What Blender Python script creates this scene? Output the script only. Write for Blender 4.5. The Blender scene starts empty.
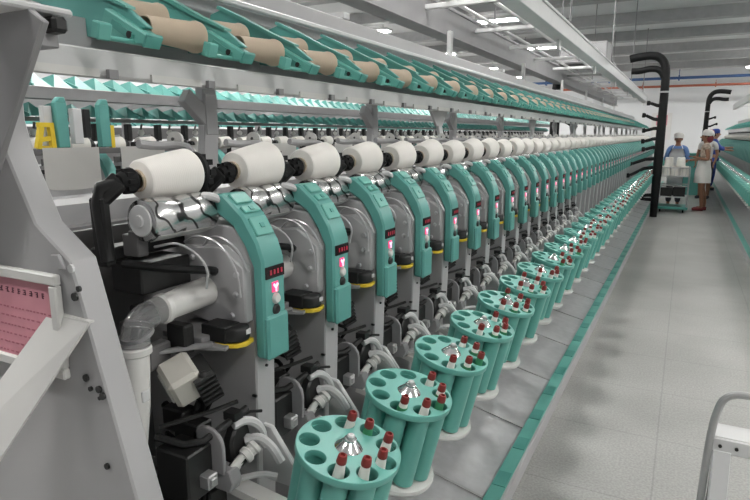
import bpy, bmesh, math, random
from mathutils import Vector, Matrix
random.seed(7)
PI = math.pi
SC = bpy.context.scene
COL = SC.collection

# ------------------------------------------------------------------ materials
def mat(name, col, rough=.5, metal=0., var=.06, vscale=6., bump=0., bscale=60., spec=.5, emit=None, estr=0., coat=0., trans=0., alpha=1.):
    m = bpy.data.materials.new(name); m.use_nodes = True
    nt = m.node_tree; b = nt.nodes['Principled BSDF']
    b.inputs['Roughness'].default_value = rough; b.inputs['Metallic'].default_value = metal
    b.inputs['Specular IOR Level'].default_value = spec
    b.inputs['Coat Weight'].default_value = coat
    b.inputs['Transmission Weight'].default_value = trans
    b.inputs['Alpha'].default_value = alpha
    tc = nt.nodes.new('ShaderNodeTexCoord')
    n = nt.nodes.new('ShaderNodeTexNoise'); n.inputs['Scale'].default_value = vscale; n.inputs['Detail'].default_value = 4
    nt.links.new(tc.outputs['Object'], n.inputs['Vector'])
    r = nt.nodes.new('ShaderNodeValToRGB')
    lo = [max(0, c*(1-var)) for c in col]; hi = [min(1, c*(1+var)) for c in col]
    r.color_ramp.elements[0].color = (*lo, 1); r.color_ramp.elements[1].color = (*hi, 1)
    r.color_ramp.elements[0].position = .3; r.color_ramp.elements[1].position = .7
    nt.links.new(n.outputs['Fac'], r.inputs['Fac']); nt.links.new(r.outputs['Color'], b.inputs['Base Color'])
    if bump:
        n2 = nt.nodes.new('ShaderNodeTexNoise'); n2.inputs['Scale'].default_value = bscale
        nt.links.new(tc.outputs['Object'], n2.inputs['Vector'])
        bp = nt.nodes.new('ShaderNodeBump'); bp.inputs['Strength'].default_value = bump; bp.inputs['Distance'].default_value = .01
        nt.links.new(n2.outputs['Fac'], bp.inputs['Height']); nt.links.new(bp.outputs['Normal'], b.inputs['Normal'])
    if emit:
        b.inputs['Emission Color'].default_value = (*emit, 1); b.inputs['Emission Strength'].default_value = estr
    return m

M = {}
M['teal'] = mat('teal_plastic', (.11,.345,.308), .40, var=.05)
M['teal_disc'] = mat('teal_magazine', (.125,.39,.335), .38, var=.05)
M['teal_dark'] = mat('teal_dark', (.075,.29,.25), .4)
M['grey'] = mat('grey_paint', (.42,.415,.42), .45, var=.04, vscale=3)
M['grey_mid'] = mat('grey_mid_paint', (.27,.265,.27), .5, var=.05)
M['grey_dark'] = mat('grey_dark_metal', (.115,.112,.112), .5, var=.15)
M['light'] = mat('light_grey_paint', (.60,.60,.60), .4, var=.03)
M['white'] = mat('white_plastic', (.66,.65,.63), .4, var=.03)
M['black'] = mat('black_plastic', (.014,.014,.014), .42, var=.2)
M['blackrub'] = mat('black_rubber', (.007,.007,.0075), .6, spec=.25, var=.2)
M['chrome'] = mat('chrome', (.72,.72,.73), .16, 1., var=.03)
M['steel'] = mat('brushed_steel', (.56,.56,.57), .30, .55, var=.08, vscale=20)
M['alu'] = mat('cast_aluminium', (.46,.46,.46), .45, .6, var=.1, bump=.1)
M['tan'] = mat('tan_paper', (.47,.38,.285), .75, var=.06)
M['red'] = mat('red_cap', (.23,.028,.025), .4)
M['green'] = mat('green_yarn', (.05,.28,.13), .6)
M['yellow'] = mat('yellow_plastic', (.72,.52,.03), .4)
M['beige'] = mat('beige_plastic', (.55,.53,.48), .45)
M['pink'] = mat('pink_paper', (.62,.27,.32), .7, var=.08, vscale=14)
M['ink'] = mat('ink', (.10,.03,.05), .7)
M['display'] = mat('display_glass', (.012,.008,.009), .12)
M['redlamp'] = mat('red_lamp', (.6,.03,.12), .3, emit=(1.,.05,.20), estr=.45)
M['pinklamp'] = mat('pink_lamp', (.9,.5,.6), .3, emit=(1.,.45,.6), estr=.7)
M['segment'] = mat('display_segment', (.3,.01,.03), .4, emit=(.6,.02,.06), estr=.07)
M['blue'] = mat('blue_pipe', (.04,.10,.25), .5)
M['orange'] = mat('orange_pipe', (.32,.085,.045), .5)
M['glass'] = mat('clear_elbow', (.75,.75,.76), .06, trans=.85, var=0)
M['lamp'] = mat('lamp_diffuser', (.9,.9,.9), .4, emit=(1.,.99,.96), estr=38.)
M['skin'] = mat('skin', (.26,.125,.075), .55)
M['skin_light'] = mat('skin_light', (.42,.23,.16), .55)
M['cloth_white'] = mat('white_cloth', (.68,.66,.64), .85, bump=.2, bscale=30)
M['cloth_blue'] = mat('light_blue_cloth', (.13,.24,.50), .8, bump=.2, bscale=30)
M['cloth_royal'] = mat('royal_blue_cloth', (.045,.085,.36), .8, bump=.2, bscale=30)
M['cloth_print'] = mat('printed_cloth', (.46,.37,.30), .85, var=.45, vscale=26)
M['cloth_dark'] = mat('dark_cloth', (.035,.035,.05), .85)
M['cloth_red'] = mat('maroon_cloth', (.20,.03,.035), .8)
M['apron'] = mat('apron_cloth', (.85,.85,.86), .85)
M['hair'] = mat('hair', (.016,.011,.009), .6)
M['wall'] = mat('wall_paint', (.70,.71,.72), .8, var=.02, vscale=.6)
M['ceil'] = mat('ceiling_paint', (.74,.74,.745), .85, var=.06, vscale=.5)
M['ceilbeam'] = mat('ceiling_beam', (.42,.42,.425), .8)

def yarn_mat():
    m = mat('yarn', (.83,.80,.755), .9, var=.03, vscale=9)
    nt = m.node_tree; b = nt.nodes['Principled BSDF']
    tc = [n for n in nt.nodes if n.type == 'TEX_COORD'][0]
    w = nt.nodes.new('ShaderNodeTexWave'); w.bands_direction = 'Y'; w.inputs['Scale'].default_value = 60; w.inputs['Distortion'].default_value = 3
    nt.links.new(tc.outputs['Object'], w.inputs['Vector'])
    bp = nt.nodes.new('ShaderNodeBump'); bp.inputs['Strength'].default_value = .12; bp.inputs['Distance'].default_value = .0015
    nt.links.new(w.outputs['Fac'], bp.inputs['Height']); nt.links.new(bp.outputs['Normal'], b.inputs['Normal'])
    return m
M['yarn'] = yarn_mat()

def drum_mat():
    m = mat('drum', (.6,.6,.6), .22, .9)
    nt = m.node_tree; b = nt.nodes['Principled BSDF']
    tc = [n for n in nt.nodes if n.type == 'TEX_COORD'][0]
    w = nt.nodes.new('ShaderNodeTexWave'); w.bands_direction = 'DIAGONAL'; w.inputs['Scale'].default_value = 11; w.inputs['Distortion'].default_value = 6
    w.inputs['Detail Scale'].default_value = 1.5
    nt.links.new(tc.outputs['Object'], w.inputs['Vector'])
    r = nt.nodes.new('ShaderNodeValToRGB'); r.color_ramp.elements[0].position = .05; r.color_ramp.elements[1].position = .2
    r.color_ramp.elements[0].color = (.07,.07,.07,1); r.color_ramp.elements[1].color = (.60,.60,.60,1)
    nt.links.new(w.outputs['Fac'], r.inputs['Fac']); nt.links.new(r.outputs['Color'], b.inputs['Base Color'])
    return m
M['drum'] = drum_mat()

def floor_mat():
    m = mat('terrazzo_floor', (.33,.325,.305), .38, var=.0)
    nt = m.node_tree; b = nt.nodes['Principled BSDF']
    tc = [n for n in nt.nodes if n.type == 'TEX_COORD'][0]
    base = nt.nodes.new('ShaderNodeTexNoise'); base.inputs['Scale'].default_value = 1.3; base.inputs['Detail'].default_value = 6
    sp = nt.nodes.new('ShaderNodeTexNoise'); sp.inputs['Scale'].default_value = 95; sp.inputs['Detail'].default_value = 3
    for n in (base, sp): nt.links.new(tc.outputs['Object'], n.inputs['Vector'])
    r1 = nt.nodes.new('ShaderNodeValToRGB'); r1.color_ramp.elements[0].position = .3; r1.color_ramp.elements[1].position = .72
    r1.color_ramp.elements[0].color = (.31,.307,.292,1); r1.color_ramp.elements[1].color = (.43,.426,.41,1)
    r2 = nt.nodes.new('ShaderNodeValToRGB'); r2.color_ramp.elements[0].position = .38; r2.color_ramp.elements[1].position = .62
    r2.color_ramp.elements[0].color = (.84,.84,.84,1); r2.color_ramp.elements[1].color = (1.08,1.08,1.08,1)
    nt.links.new(base.outputs['Fac'], r1.inputs['Fac']); nt.links.new(sp.outputs['Fac'], r2.inputs['Fac'])
    mx = nt.nodes.new('ShaderNodeMix'); mx.data_type = 'RGBA'; mx.blend_type = 'MULTIPLY'; mx.inputs[0].default_value = 1
    nt.links.new(r1.outputs['Color'], mx.inputs[6]); nt.links.new(r2.outputs['Color'], mx.inputs[7])
    br = nt.nodes.new('ShaderNodeTexBrick'); br.offset = 0; br.inputs['Scale'].default_value = 1
    br.inputs['Brick Width'].default_value = .6; br.inputs['Row Height'].default_value = .6; br.inputs['Mortar Size'].default_value = .004
    br.inputs['Color1'].default_value = (1,1,1,1); br.inputs['Color2'].default_value = (.975,.975,.975,1); br.inputs['Mortar'].default_value = (.80,.80,.80,1)
    nt.links.new(tc.outputs['Object'], br.inputs['Vector'])
    mx2 = nt.nodes.new('ShaderNodeMix'); mx2.data_type = 'RGBA'; mx2.blend_type = 'MULTIPLY'; mx2.inputs[0].default_value = 1
    nt.links.new(mx.outputs[2], mx2.inputs[6]); nt.links.new(br.outputs['Color'], mx2.inputs[7])
    nt.links.new(mx2.outputs[2], b.inputs['Base Color'])
    return m
M['floor'] = floor_mat()

# ------------------------------------------------------------------ mesh builder
class MB:
    def __init__(s): s.bm = bmesh.new()
    def box(s, c, d, rot=None, taper=None):
        vs = []
        for x in (-.5,.5):
            for y in (-.5,.5):
                for z in (-.5,.5):
                    v = Vector((x*d[0], y*d[1], z*d[2]))
                    if rot is not None: v = rot @ v
                    vs.append(s.bm.verts.new(v+Vector(c)))
        for f in ((0,1,3,2),(4,6,7,5),(0,4,5,1),(2,3,7,6),(0,2,6,4),(1,5,7,3)):
            s.bm.faces.new([vs[i] for i in f])
        return s
    def bar(s, a, b, w, h, up=(0,0,1)):
        a = Vector(a); b = Vector(b); d = b-a; L = d.length; z = d.normalized()
        u = Vector(up); x = u.cross(z)
        if x.length < 1e-4: x = Vector((1,0,0)).cross(z)
        x.normalize(); y = z.cross(x)
        R = Matrix((x,y,z)).transposed()
        return s.box((a+b)/2, (w,h,L), R)
    def prism(s, poly, a, b, axis='y'):
        def P(p, t):
            if axis == 'y': return (p[0], t, p[1])
            if axis == 'x': return (t, p[0], p[1])
            return (p[0], p[1], t)
        A = [s.bm.verts.new(P(p,a)) for p in poly]; B = [s.bm.verts.new(P(p,b)) for p in poly]
        n = len(poly)
        s.bm.faces.new(A[::-1]); s.bm.faces.new(B)
        for i in range(n): s.bm.faces.new((A[i],A[(i+1)%n],B[(i+1)%n],B[i]))
        return s
    def lathe(s, prof, o=(0,0,0), axis=(0,0,1), seg=24, closed=False):
        z = Vector(axis).normalized(); x = z.orthogonal().normalized(); y = z.cross(x); o = Vector(o)
        rings = []
        for r, h in prof:
            if r < 1e-6: rings.append([s.bm.verts.new(o+z*h)])
            else: rings.append([s.bm.verts.new(o+z*h+(x*math.cos(2*PI*i/seg)+y*math.sin(2*PI*i/seg))*r) for i in range(seg)])
        prs = list(zip(rings, rings[1:]))
        if closed: prs.append((rings[-1], rings[0]))
        for A, B in prs:
            if len(A) == 1 and len(B) == 1: continue
            for i in range(seg):
                j = (i+1) % seg
                if len(A) == 1: s.bm.faces.new((A[0],B[i],B[j]))
                elif len(B) == 1: s.bm.faces.new((A[i],B[0],A[j]))
                else: s.bm.faces.new((A[i],B[i],B[j],A[j]))
        return s
    def cyl(s, a, b, r, r2=None, seg=16):
        a = Vector(a); b = Vector(b); L = (b-a).length; r2 = r if r2 is None else r2
        return s.lathe([(0,0),(r,0),(r2,L),(0,L)], a, b-a, seg)
    def ball(s, c, r, seg=12, sq=(1,1,1)):
        m = Matrix.Translation(c) @ Matrix.Diagonal((*[r*k for k in sq],1))
        bmesh.ops.create_uvsphere(s.bm, u_segments=seg, v_segments=max(6,seg*2//3), radius=1, matrix=m); return s
    def tube(s, pts, r, seg=8, smooth=0):
        pts = [Vector(p) for p in pts]
        for _ in range(smooth):
            q = [pts[0]]
            for a, b in zip(pts, pts[1:]): q += [a*.75+b*.25, a*.25+b*.75]
            q.append(pts[-1]); pts = q
        rs = r if isinstance(r, (list,tuple)) else [r]*len(pts)
        n = None; rings = []
        for i, p in enumerate(pts):
            t = (pts[min(i+1,len(pts)-1)]-pts[max(i-1,0)]).normalized()
            if n is None: n = t.orthogonal().normalized()
            n = (n-t*n.dot(t)).normalized(); b = t.cross(n)
            rings.append([s.bm.verts.new(p+(n*math.cos(2*PI*k/seg)+b*math.sin(2*PI*k/seg))*rs[min(i,len(rs)-1)]) for k in range(seg)])
        for A, B in zip(rings, rings[1:]):
            for i in range(seg): s.bm.faces.new((A[i],A[(i+1)%seg],B[(i+1)%seg],B[i]))
        s.bm.faces.new(rings[0][::-1]); s.bm.faces.new(rings[-1])
        return s
    def xf(s, m):
        bmesh.ops.transform(s.bm, matrix=m, verts=s.bm.verts); return s
    def mesh(s, name, material, bevel=0, ang=35):
        bm = s.bm
        bmesh.ops.recalc_face_normals(bm, faces=bm.faces)
        if bevel:
            es = [e for e in bm.edges if len(e.link_faces) == 2 and e.calc_face_angle(0) > .6]
            bmesh.ops.bevel(bm, geom=es, offset=bevel, segments=1, affect='EDGES', clamp_overlap=True, profile=.7)
        for f in bm.faces: f.smooth = True
        for e in bm.edges: e.smooth = len(e.link_faces) == 2 and e.calc_face_angle(0) < math.radians(ang)
        me = bpy.data.meshes.new(name); bm.to_mesh(me); bm.free(); me.materials.append(material)
        return me
    def build(s, name, m, parent=None, bevel=0, ang=35, loc=(0,0,0), **kw):
        o = bpy.data.objects.new(name, s.mesh(name, M[m] if isinstance(m, str) else m, bevel, ang))
        COL.objects.link(o); o.parent = parent; o.location = loc
        for k, v in kw.items(): o[k] = v
        return o

def tag(o, label=None, cat=None, group=None, kind=None):
    if label: o['label'] = label
    if cat: o['category'] = cat
    if group: o['group'] = group
    if kind: o['kind'] = kind
    return o
def empty(name, loc, label=None, cat=None, group=None, rot=(0,0,0)):
    o = bpy.data.objects.new(name, None); COL.objects.link(o); o.location = loc; o.rotation_euler = rot
    o.empty_display_size = .1
    return tag(o, label, cat, group)
def each(mbs, name, m, parent, **kw):
    return [mb.build(name, m, parent, **kw) for mb in mbs]
KIDS = {}
def kids(o):
    return list(o.children)
def copy_tree(o, parent=None):
    c = o.copy(); COL.objects.link(c)
    if parent is not None: c.parent = parent
    for ch in kids(o): copy_tree(ch, c)
    return c
ONES = ['','first','second','third','fourth','fifth','sixth','seventh','eighth','ninth','tenth','eleventh','twelfth','thirteenth','fourteenth','fifteenth','sixteenth','seventeenth','eighteenth','nineteenth']
TENS = ['','','twent','thirt','fort','fift','sixt','sevent','eight','ninet']
def ordn(n):
    if n >= 100:
        return 'hundredth' if n == 100 else 'hundred-and-'+ordn(n-100)
    if n < 20: return ONES[n]
    t, u = divmod(n, 10)
    return TENS[t]+'ieth' if u == 0 else TENS[t]+'y-'+ONES[u]

PITCH = .32
def YK(k): return 1.0+PITCH*(k-1)
N = 60
YEND = YK(N)+.3
CX = -1.1

# ------------------------------------------------------------------ room
def struct(name, mb, m, **kw):
    o = mb.build(name, m, **kw); o['kind'] = 'structure'; return o
struct('floor', MB().box((-4,14.5,-.05), (26,37,.1)), 'floor')
struct('ceiling', MB().box((-4,14.5,4.65), (26,37,.1)), 'ceil')
struct('wall_back', MB().box((-4,33.1,2.3), (26,.2,4.6)), 'wall')
struct('wall_right', MB().box((9.1,14.5,2.3), (.2,37,4.6)), 'wall')
struct('wall_left', MB().box((-17.1,14.5,2.3), (.2,37,4.6)), 'wall')
for i, y in enumerate((5.5,8.2,11.4,14.2,17.4,20.4,23.6,26.6,29.6)):
    struct('trim_%d' % (i+1), MB().box((-4,y,4.47), (26,.26,.26)).box((-4,y,4.33),(26,.34,.03)), 'ceilbeam')
p = MB().cyl((-16.9,31.2,4.06), (8.9,31.2,4.06), .065)
for x in range(-16, 9, 3): p.box((x+.4,31.2,4.06), (.06,.24,.24)).cyl((x+.4,31.2,4.1),(x+.4,31.2,4.59),.015)
tag(p.build('water_pipe', 'blue'), 'long blue pipe running across the hall under the ceiling, above the orange one', 'pipe')
p = MB().cyl((-16.9,31.2,3.70), (8.9,31.2,3.70), .055)
for x in range(-15, 9, 3): p.box((x+.9,31.2,3.70), (.05,.2,.2)).cyl((x+.9,31.2,3.72),(x+.9,31.2,3.92),.012)
tag(p.build('sprinkler_pipe', 'orange'), 'long orange pipe running across the hall just below the blue one', 'pipe')
# fluorescent fixtures
lp = empty('ceiling_lamp', (0,0,0), None, 'ceiling light', 'fluorescent ceiling lights')
MB().box((0,0,-.03),(1.3,.34,.06)).build('lamp_housing', 'light', lp, bevel=.006)
MB().box((0,0,-.072),(1.22,.27,.02)).build('lamp_diffuser', 'lamp', lp)
MB().cyl((-.45,0,0),(-.45,0,.55),.008,seg=6).cyl((.45,0,0),(.45,0,.55),.008,seg=6).build('hanger', 'grey_mid', lp)
first = True
rows = [(-15,'far left'),(-11.5,'leftmost but one'),(-8,'left middle'),(-4.5,'row just behind the machine'),(-1.75,'row over the near machine'),(2.5,'row over the right machine'),(6,'far right')]
ys = [-.5,4.4,9.6,14.8,19.9,25,29.4]
for x, rn in rows:
    for j, y in enumerate(ys):
        if x == -1.75 and j > 2: continue
        o = lp if first else copy_tree(lp); first = False
        o.location = (x, y, 4.1 if False else 4.3)
        o['label'] = 'fluorescent ceiling light, %s from the camera, in the %s' % (ordn(j+1), rn if 'row' in rn else rn+' row')

# ------------------------------------------------------------------ end stand (near left)
es = empty('end_stand', (-1.3,.73,0), 'grey sheet metal end stand with slanted edge at the near end of the machine', 'machine frame')
def loc(mb): return mb.xf(Matrix.Translation((1.3,-.73,0)))
def xe(z): return -.90-(z-.77)*.262        # slanted right-hand edge
poly = [(-.70,0),(-.894,.735),(-1.036,1.24),(-1.133,1.307),(-1.20,1.439),(-1.22,1.511),(-1.215,1.70),(-1.30,1.70),(-1.42,1.46),(-2.1,1.40),(-2.1,0)]
loc(MB().prism(poly,.70,.76)).build('side_plate','grey',es,bevel=.004)
st = [(-.975,1.668),(-1.045,1.712),(-1.10,1.70),(-1.55,1.10),(-1.40,1.10)]
loc(MB().prism(st,.655,.668).box((-1.06,.69,1.66),(.06,.06,.05))).build('strut','grey_mid',es,bevel=.002)
# diagonal flat bar in front of the plate
a1, a2 = Vector((-.985,.694,1.128)), Vector((-1.105,.694,1.132))
b1, b2 = Vector((-1.235,.545,.72)), Vector((-1.345,.545,.775))
mb = MB(); n = Vector((.0,-.006,0))
V = [mb.bm.verts.new(q) for q in (a1,a2,b2,b1)]; W = [mb.bm.verts.new(q-n) for q in (a1,a2,b2,b1)]
mb.bm.faces.new(V); mb.bm.faces.new(W[::-1])
for i in range(4): mb.bm.faces.new((V[i],V[(i+1)%4],W[(i+1)%4],W[i]))
mb.box((-1.045,.698,1.126),(.118,.012,.004))
loc(mb).build('diagonal_brace','white',es)
for x, z, r in ((-1.029,1.2275,.0085),(-1.012,1.189,.006),(-1.027,1.171,.0085),(-1.018,1.005,.0075),(-1.007,.984,.005),(-.982,.988,.0075),(-.972,.976,.0075),(-.981,.970,.004),(-.98,.822,.0065)):
    loc(MB().cyl((x,.699,z),(x,.694,z),r,seg=10)).build('bolt','light' if z > 1.22 else 'black',es)
loc(MB().prism([(-1.065,1.222),(-1.043,1.224),(-1.060,1.252),(-1.085,1.250)],.692,.70)).build('cover_tab','grey',es,bevel=.002)
# framed notice
nf = empty('framed_notice', (-1.24,.693,1.07), 'pink paper notice in a pale frame mounted on the grey end stand', 'notice')
x0, x1, z0, z1 = -1.60, -1.064, .995, 1.212
mb = MB()
for (xa,xb,za,zb) in ((x0,x1,z1-.022,z1),(x0,x1,z0,z0+.022),(x1-.022,x1,z0+.0225,z1-.0225),(x0,x0+.022,z0+.0225,z1-.0225)):
    mb.box(((xa+xb)/2,.689,(za+zb)/2),(xb-xa,.016,zb-za))
def nl(mb): return mb.xf(Matrix.Translation((1.24,-.693,-1.07)))
nl(mb).build('frame','white',nf,bevel=.003)
pp = nl(MB().box(((x0+x1)/2,.692,(z0+z1)/2),(x1-x0-.03,.006,z1-z0-.03))).build('paper','pink',nf)
mb = MB()
for i in range(11):
    cx = -1.115-.020*i; cz = 1.163
    for s in range(3): mb.box((cx+random.uniform(-.003,.003),.6885,cz+(s-1)*.0045),(random.uniform(.004,.010),.001,.0016))
    mb.box((cx+random.uniform(-.003,.003),.6885,cz),(.0016,.001,.011))
nl(mb).build('heading','ink',pp)
mb = MB()
for r in range(7):
    x = -1.10
    while x > -1.5:
        w = random.uniform(.006,.014); mb.box((x,.6885,1.125-.02*r),(w*.7,.001,.003)); x -= w+.004
nl(mb).build('body_text',mat('faint_ink',(.45,.15,.2),.7),pp)

# ------------------------------------------------------------------ winding unit prototype (local: x=0 cone axis, y=0 cone centre)
def head_profile(t=0):
    return [(.075,1.300),(.085,1.338),(.115,1.340),(.175,1.290),(.216,1.226),(.231,1.182),(.231,.935),(.198,.935),(.198,1.165),(.175,1.215),(.140,1.262)]
def make_unit(full=True, near=False):
    u = empty('winding_unit', (0,0,0), None, 'winding unit', 'winding units along the near machine')
    body = [(-.36,.30),(.175,.30),(.195,.95),(.195,1.17),(.14,1.26),(.03,1.27),(-.36,1.22)]
    MB().prism(body,.082,.158).build('body','grey',u,bevel=.004)
    cp = MB().prism(head_profile(),.076,.162).build('control_panel','teal',u,bevel=.006)
    MB().box((0.2330,.119,.988),(.016,.084,.112)).build('lower_cover','teal',cp,bevel=.006)
    MB().box((0.2320,.119,1.152),(.006,.072,.030)).build('display','display',cp,bevel=.001)
    if full:
        for i in range(4): MB().box((.2355,.100+.014*i,1.152),(.001,.007,.012)).build('digit','segment',cp)
    lm = MB().box((0.2315,.119,1.113),(.004,.024,.026)).build('indicator_lamp','redlamp',cp,bevel=.001)
    if full:
        MB().bar((.2345,.119,1.112),(.2345,.119,1.101),.002,.006).bar((.2345,.119,1.112),(.2345,.111,1.121),.002,.006).bar((.2345,.119,1.112),(.2345,.127,1.121),.002,.006).build('lamp_symbol','pinklamp',lm)
    MB().lathe([(0,.010),(.010,.009),(.014,.004),(.0145,0)],(0.2300,.121,1.083),(1,0,0),16).build('button','white',cp)
    MB().lathe([(0,.008),(.010,.007),(.014,.003),(.0145,0)],(0.2300,.121,1.055),(1,0,0),16).build('button','black',cp)
    if full:
        a, b = Vector((.115,0,1.340)), Vector((.175,0,1.290)); c = Vector((.216,0,1.226))
        def on(p, q, t, off): d = (q-p).normalized(); nn = Vector((-d.z,0,d.x)); nn = nn if nn.z > 0 else -nn; v = p+(q-p)*t+nn*off; return v, d, nn
        for (p,q,t,l,w) in ((a,b,.30,.034,.060),(a,b,.80,.022,.060),(b,c,.45,.05,.064)):
            v,d,nn = on(p,q,t,.002); R = Matrix((d,(0,1,0),nn)).transposed()
            MB().box((v.x,.119,v.z),(l,w,.008),R).build('head_cap','teal_disc',cp,bevel=.002)
        for (p,q,t) in ((a,b,.8),(b,c,.45)):
            v,d,nn = on(p,q,t,.007); R = Matrix((d,(0,1,0),nn)).transposed(); MB().box((v.x,.119,v.z),(.012,.014,.003),R).build('button','teal_dark',cp)
        MB().prism([(-.02,1.205),(-.02,1.03),(.11,1.012),(.192,1.03),(.192,1.168),(.12,1.215)],.052,.082).build('side_housing','grey',u,bevel=.004)
        mb = MB()
        for x, z in ((.03,1.18),(.06,1.155),(.165,1.10),(.15,1.045),(.02,1.05),(.17,1.15)):
            MB().lathe([(0,.008),(.006,.007),(.008,0)],(x,.052,z),(0,-1,0),10).build('screw','steel',u)
    # drum
    MB().lathe([(0,0),(.030,0),(.046,.003),(.049,.012),(.049,.06),(.044,.085),(.044,.10),(.049,.125),(.049,.185),(.046,.197),(0,.197)],(.05,-.115,1.294),(0,1,0),28).build('yarn_drum','drum',u)
    if full:
        MB().lathe([(0,-.004),(.012,-.004),(.014,0),(.034,0),(.036,.003)],(.05,-.118,1.294),(0,1,0),20).build('drum_hub','light',u)
    # cradle: black arms and adapters either side of the cone
    mb = MB()
    mb.tube([(-.02,-.150,1.20),(-.035,-.150,1.33),(-.03,-.146,1.365),(.0,-.112,1.380)],[.017,.018,.017,.014],10)
    mb.bar((-.03,-.150,1.19),(-.035,-.150,1.345),.045,.022,(0,1,0)).bar((-.035,-.150,1.34),(.0,-.118,1.383),.046,.022,(0,1,0))
    mb.bar((-.05,.118,1.22),(-.025,.118,1.37),.05,.028,(0,1,0)).bar((-.03,.120,1.36),(.01,.112,1.392),.05,.03,(0,1,0))
    mb.box((-.05,-.01,1.215),(.05,.29,.03))
    mb.build('cradle_arm','black',u,bevel=.004)
    near = MB().lathe([(0,-.036),(.016,-.036),(.021,-.03),(.027,-.012),(.030,-.004),(.024,.004),(0,.004)],(0,-.088,1.380),(0,1,.06),18)
    far = MB().lathe([(0,0),(.046,0),(.052,.006),(.052,.016),(.042,.024),(.032,.040),(.024,.046),(0,.046)],(0,.090,1.388),(0,1,.0),22)
    if full:
        for i in range(9):
            an = i*2*PI/9; near.box((.024*math.cos(an),-.105,1.379+.024*math.sin(an)),(.009,.02,.009))
            far.box((.038*math.cos(an),.125,1.388+.038*math.sin(an)),(.014,.018,.014))
    each((near,far),'adapter','blackrub',u)
    MB().tube([(-.03,.135,1.41),(-.05,.15,1.445),(-.09,.14,1.455),(-.115,.09,1.452),(-.12,.04,1.458)],.011,8,1).build('cradle_lever','grey',u)
    td = MB().lathe([(0,-.014),(.010,-.013),(.018,-.010),(.021,-.004),(.021,.008),(.0,.012)],(-.10,.145,1.468),(.35,-1,.1),18).build('tension_disc','white',u)
    MB().ball((-.0952,.130,1.4697),.0045,8).build('disc_pin','grey_dark',td)
    # yarn clearer: black block with yellow lip
    yc = MB().box((.135,.035,1.012),(.075,.075,.04)).lathe([(0,0),(.034,0),(.036,.004),(.036,.030),(.03,.036),(0,.036)],(.17,.035,.994),(0,0,1),18).build('yarn_clearer','black',u,bevel=.002)
    MB().prism([(.135,.0),(.168,-.004),(.196,.012),(.207,.035),(.200,.070),(.135,.074)],.980,.992,'z').build('yellow_lip','yellow',yc,bevel=.002)
    if full:
        MB().box((.2055,.043,1.016),(.003,.016,.012)).build('clearer_label','light',yc)
        # curved guard plate in the bay and light flap
        MB().tube([(.06,.0,1.23),(.12,-.02,1.255),(.18,-.01,1.24),(.2,.02,1.17),(.19,.04,1.10)],.003,6,2).build('wire_loop','steel',u)
        MB().tube([(.07,-.10,1.235),(.13,-.08,1.25),(.19,-.06,1.2),(.17,-.05,1.14)],.003,6,2).build('wire_loop','steel',u)
        MB().tube([(.05,.06,1.20),(.10,.05,1.245),(.17,.05,1.225),(.205,.055,1.16)],.003,6,2).build('wire_loop','steel',u)
        MB().tube([(.02,-.145,1.20),(.12,-.10,1.19),(.15,-.0,1.17),(.10,.05,1.15)],.010,8,2).build('hose','blackrub',u)
        MB().box((.0,-.05,1.16),(.10,.15,.07)).build('gearbox','black',u,bevel=.004)
        MB().tube([(.10,.082,1.325),(.09,.062,1.335),(.07,.058,1.335)],.010,8,1).build('drum_cap','light',u)
        MB().prism([(.03,1.255),(.10,1.262),(.06,1.245)],-.10,.07).build('yarn_flap','light',u)
        MB().box((.03,-.04,1.262),(.05,.15,.012)).box((.01,-.1,1.235),(.05,.03,.05)).build('drum_guard','grey_dark',u,bevel=.002)
        # suction tube with clear elbow
        dx, dy = (0, 0) if near else (-.085, .075)      # beside its neighbours the tube drops further back in the bay
        T = Matrix.Translation((dx,dy,0))
        stb = MB().tube([(.07,.06,1.098),(.075,-.02,1.096),(.08,-.105,1.093)],[.036,.034,.030],18).lathe([(.031,0),(.035,.004),(.035,.016),(.031,.02)],(.08,-.108,1.093),(0,1,0),18).xf(T).build('suction_tube','white',u)
        MB().tube([(.08,-.100,1.093),(.08,-.135,1.091),(.08,-.163,1.082),(.082,-.178,1.060),(.083,-.182,1.03)],.031,18,2).xf(T).build('elbow','glass',stb)
        MB().tube([(.083,-.182,1.035),(.084,-.184,.99),(.086,-.19,.90),(.07,-.19,.80)],[.028,.028,.026,.024],16).lathe([(.03,0),(.034,.004),(.034,.016),(.03,.02)],(.083,-.182,1.012),(0,0,1),18).xf(T).build('down_tube','white',stb)
        MB().box((.108,-.188,.925),(.012,.022,.026)).xf(T).build('latch','light',stb,bevel=.002)
        mb = MB().lathe([(.0315,0),(.036,.0),(.036,.010),(.0315,.010)],(.0815,-.176,1.062),(0,.35,-1),18)
        mb.xf(T).build('clamp_ring','grey_mid',stb)
        # splicer box
        R = Matrix.Rotation(.45,3,'X') @ Matrix.Rotation(-.5,3,'Z') @ Matrix.Rotation(.25,3,'Y')
        sb = MB().box((.11,-.083,.922),(.085,.075,.095),R).build('splicer_box','beige',u,bevel=.010)
        q = R @ Vector((.0,-.0405,0)); mb = MB()
        mb.box(Vector((.11,-.083,.922))+R @ Vector((-.0,-.0395,0)),(.055,.006,.06),R); mb.build('panel_recess','white',sb,bevel=.006)
        mb = MB(); c0 = Vector((.11,-.083,.922))
        mb.box(c0+R @ Vector((.012,.052,-.02)),(.075,.028,.085),R)
        for i in range(6): mb.box(c0+R @ Vector((.052,.052-.012,-.06+.018*i)),(.014,.05,.008),R)
        for i in range(5): mb.ball(c0+R @ Vector((.045,.03+.012*(i%3),-.05+.02*i)),.011,8)
        mb.build('ribbed_block','black',sb,bevel=.002)
        MB().box((.06,.03,1.0),(.13,.12,.016)).bar((.10,-.03,.985),(.18,.0,.985),.03,.010).bar((.05,-.11,.985),(.15,-.02,.995),.022,.008).build('sensor_shelf','grey_mid',u,bevel=.002)
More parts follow.
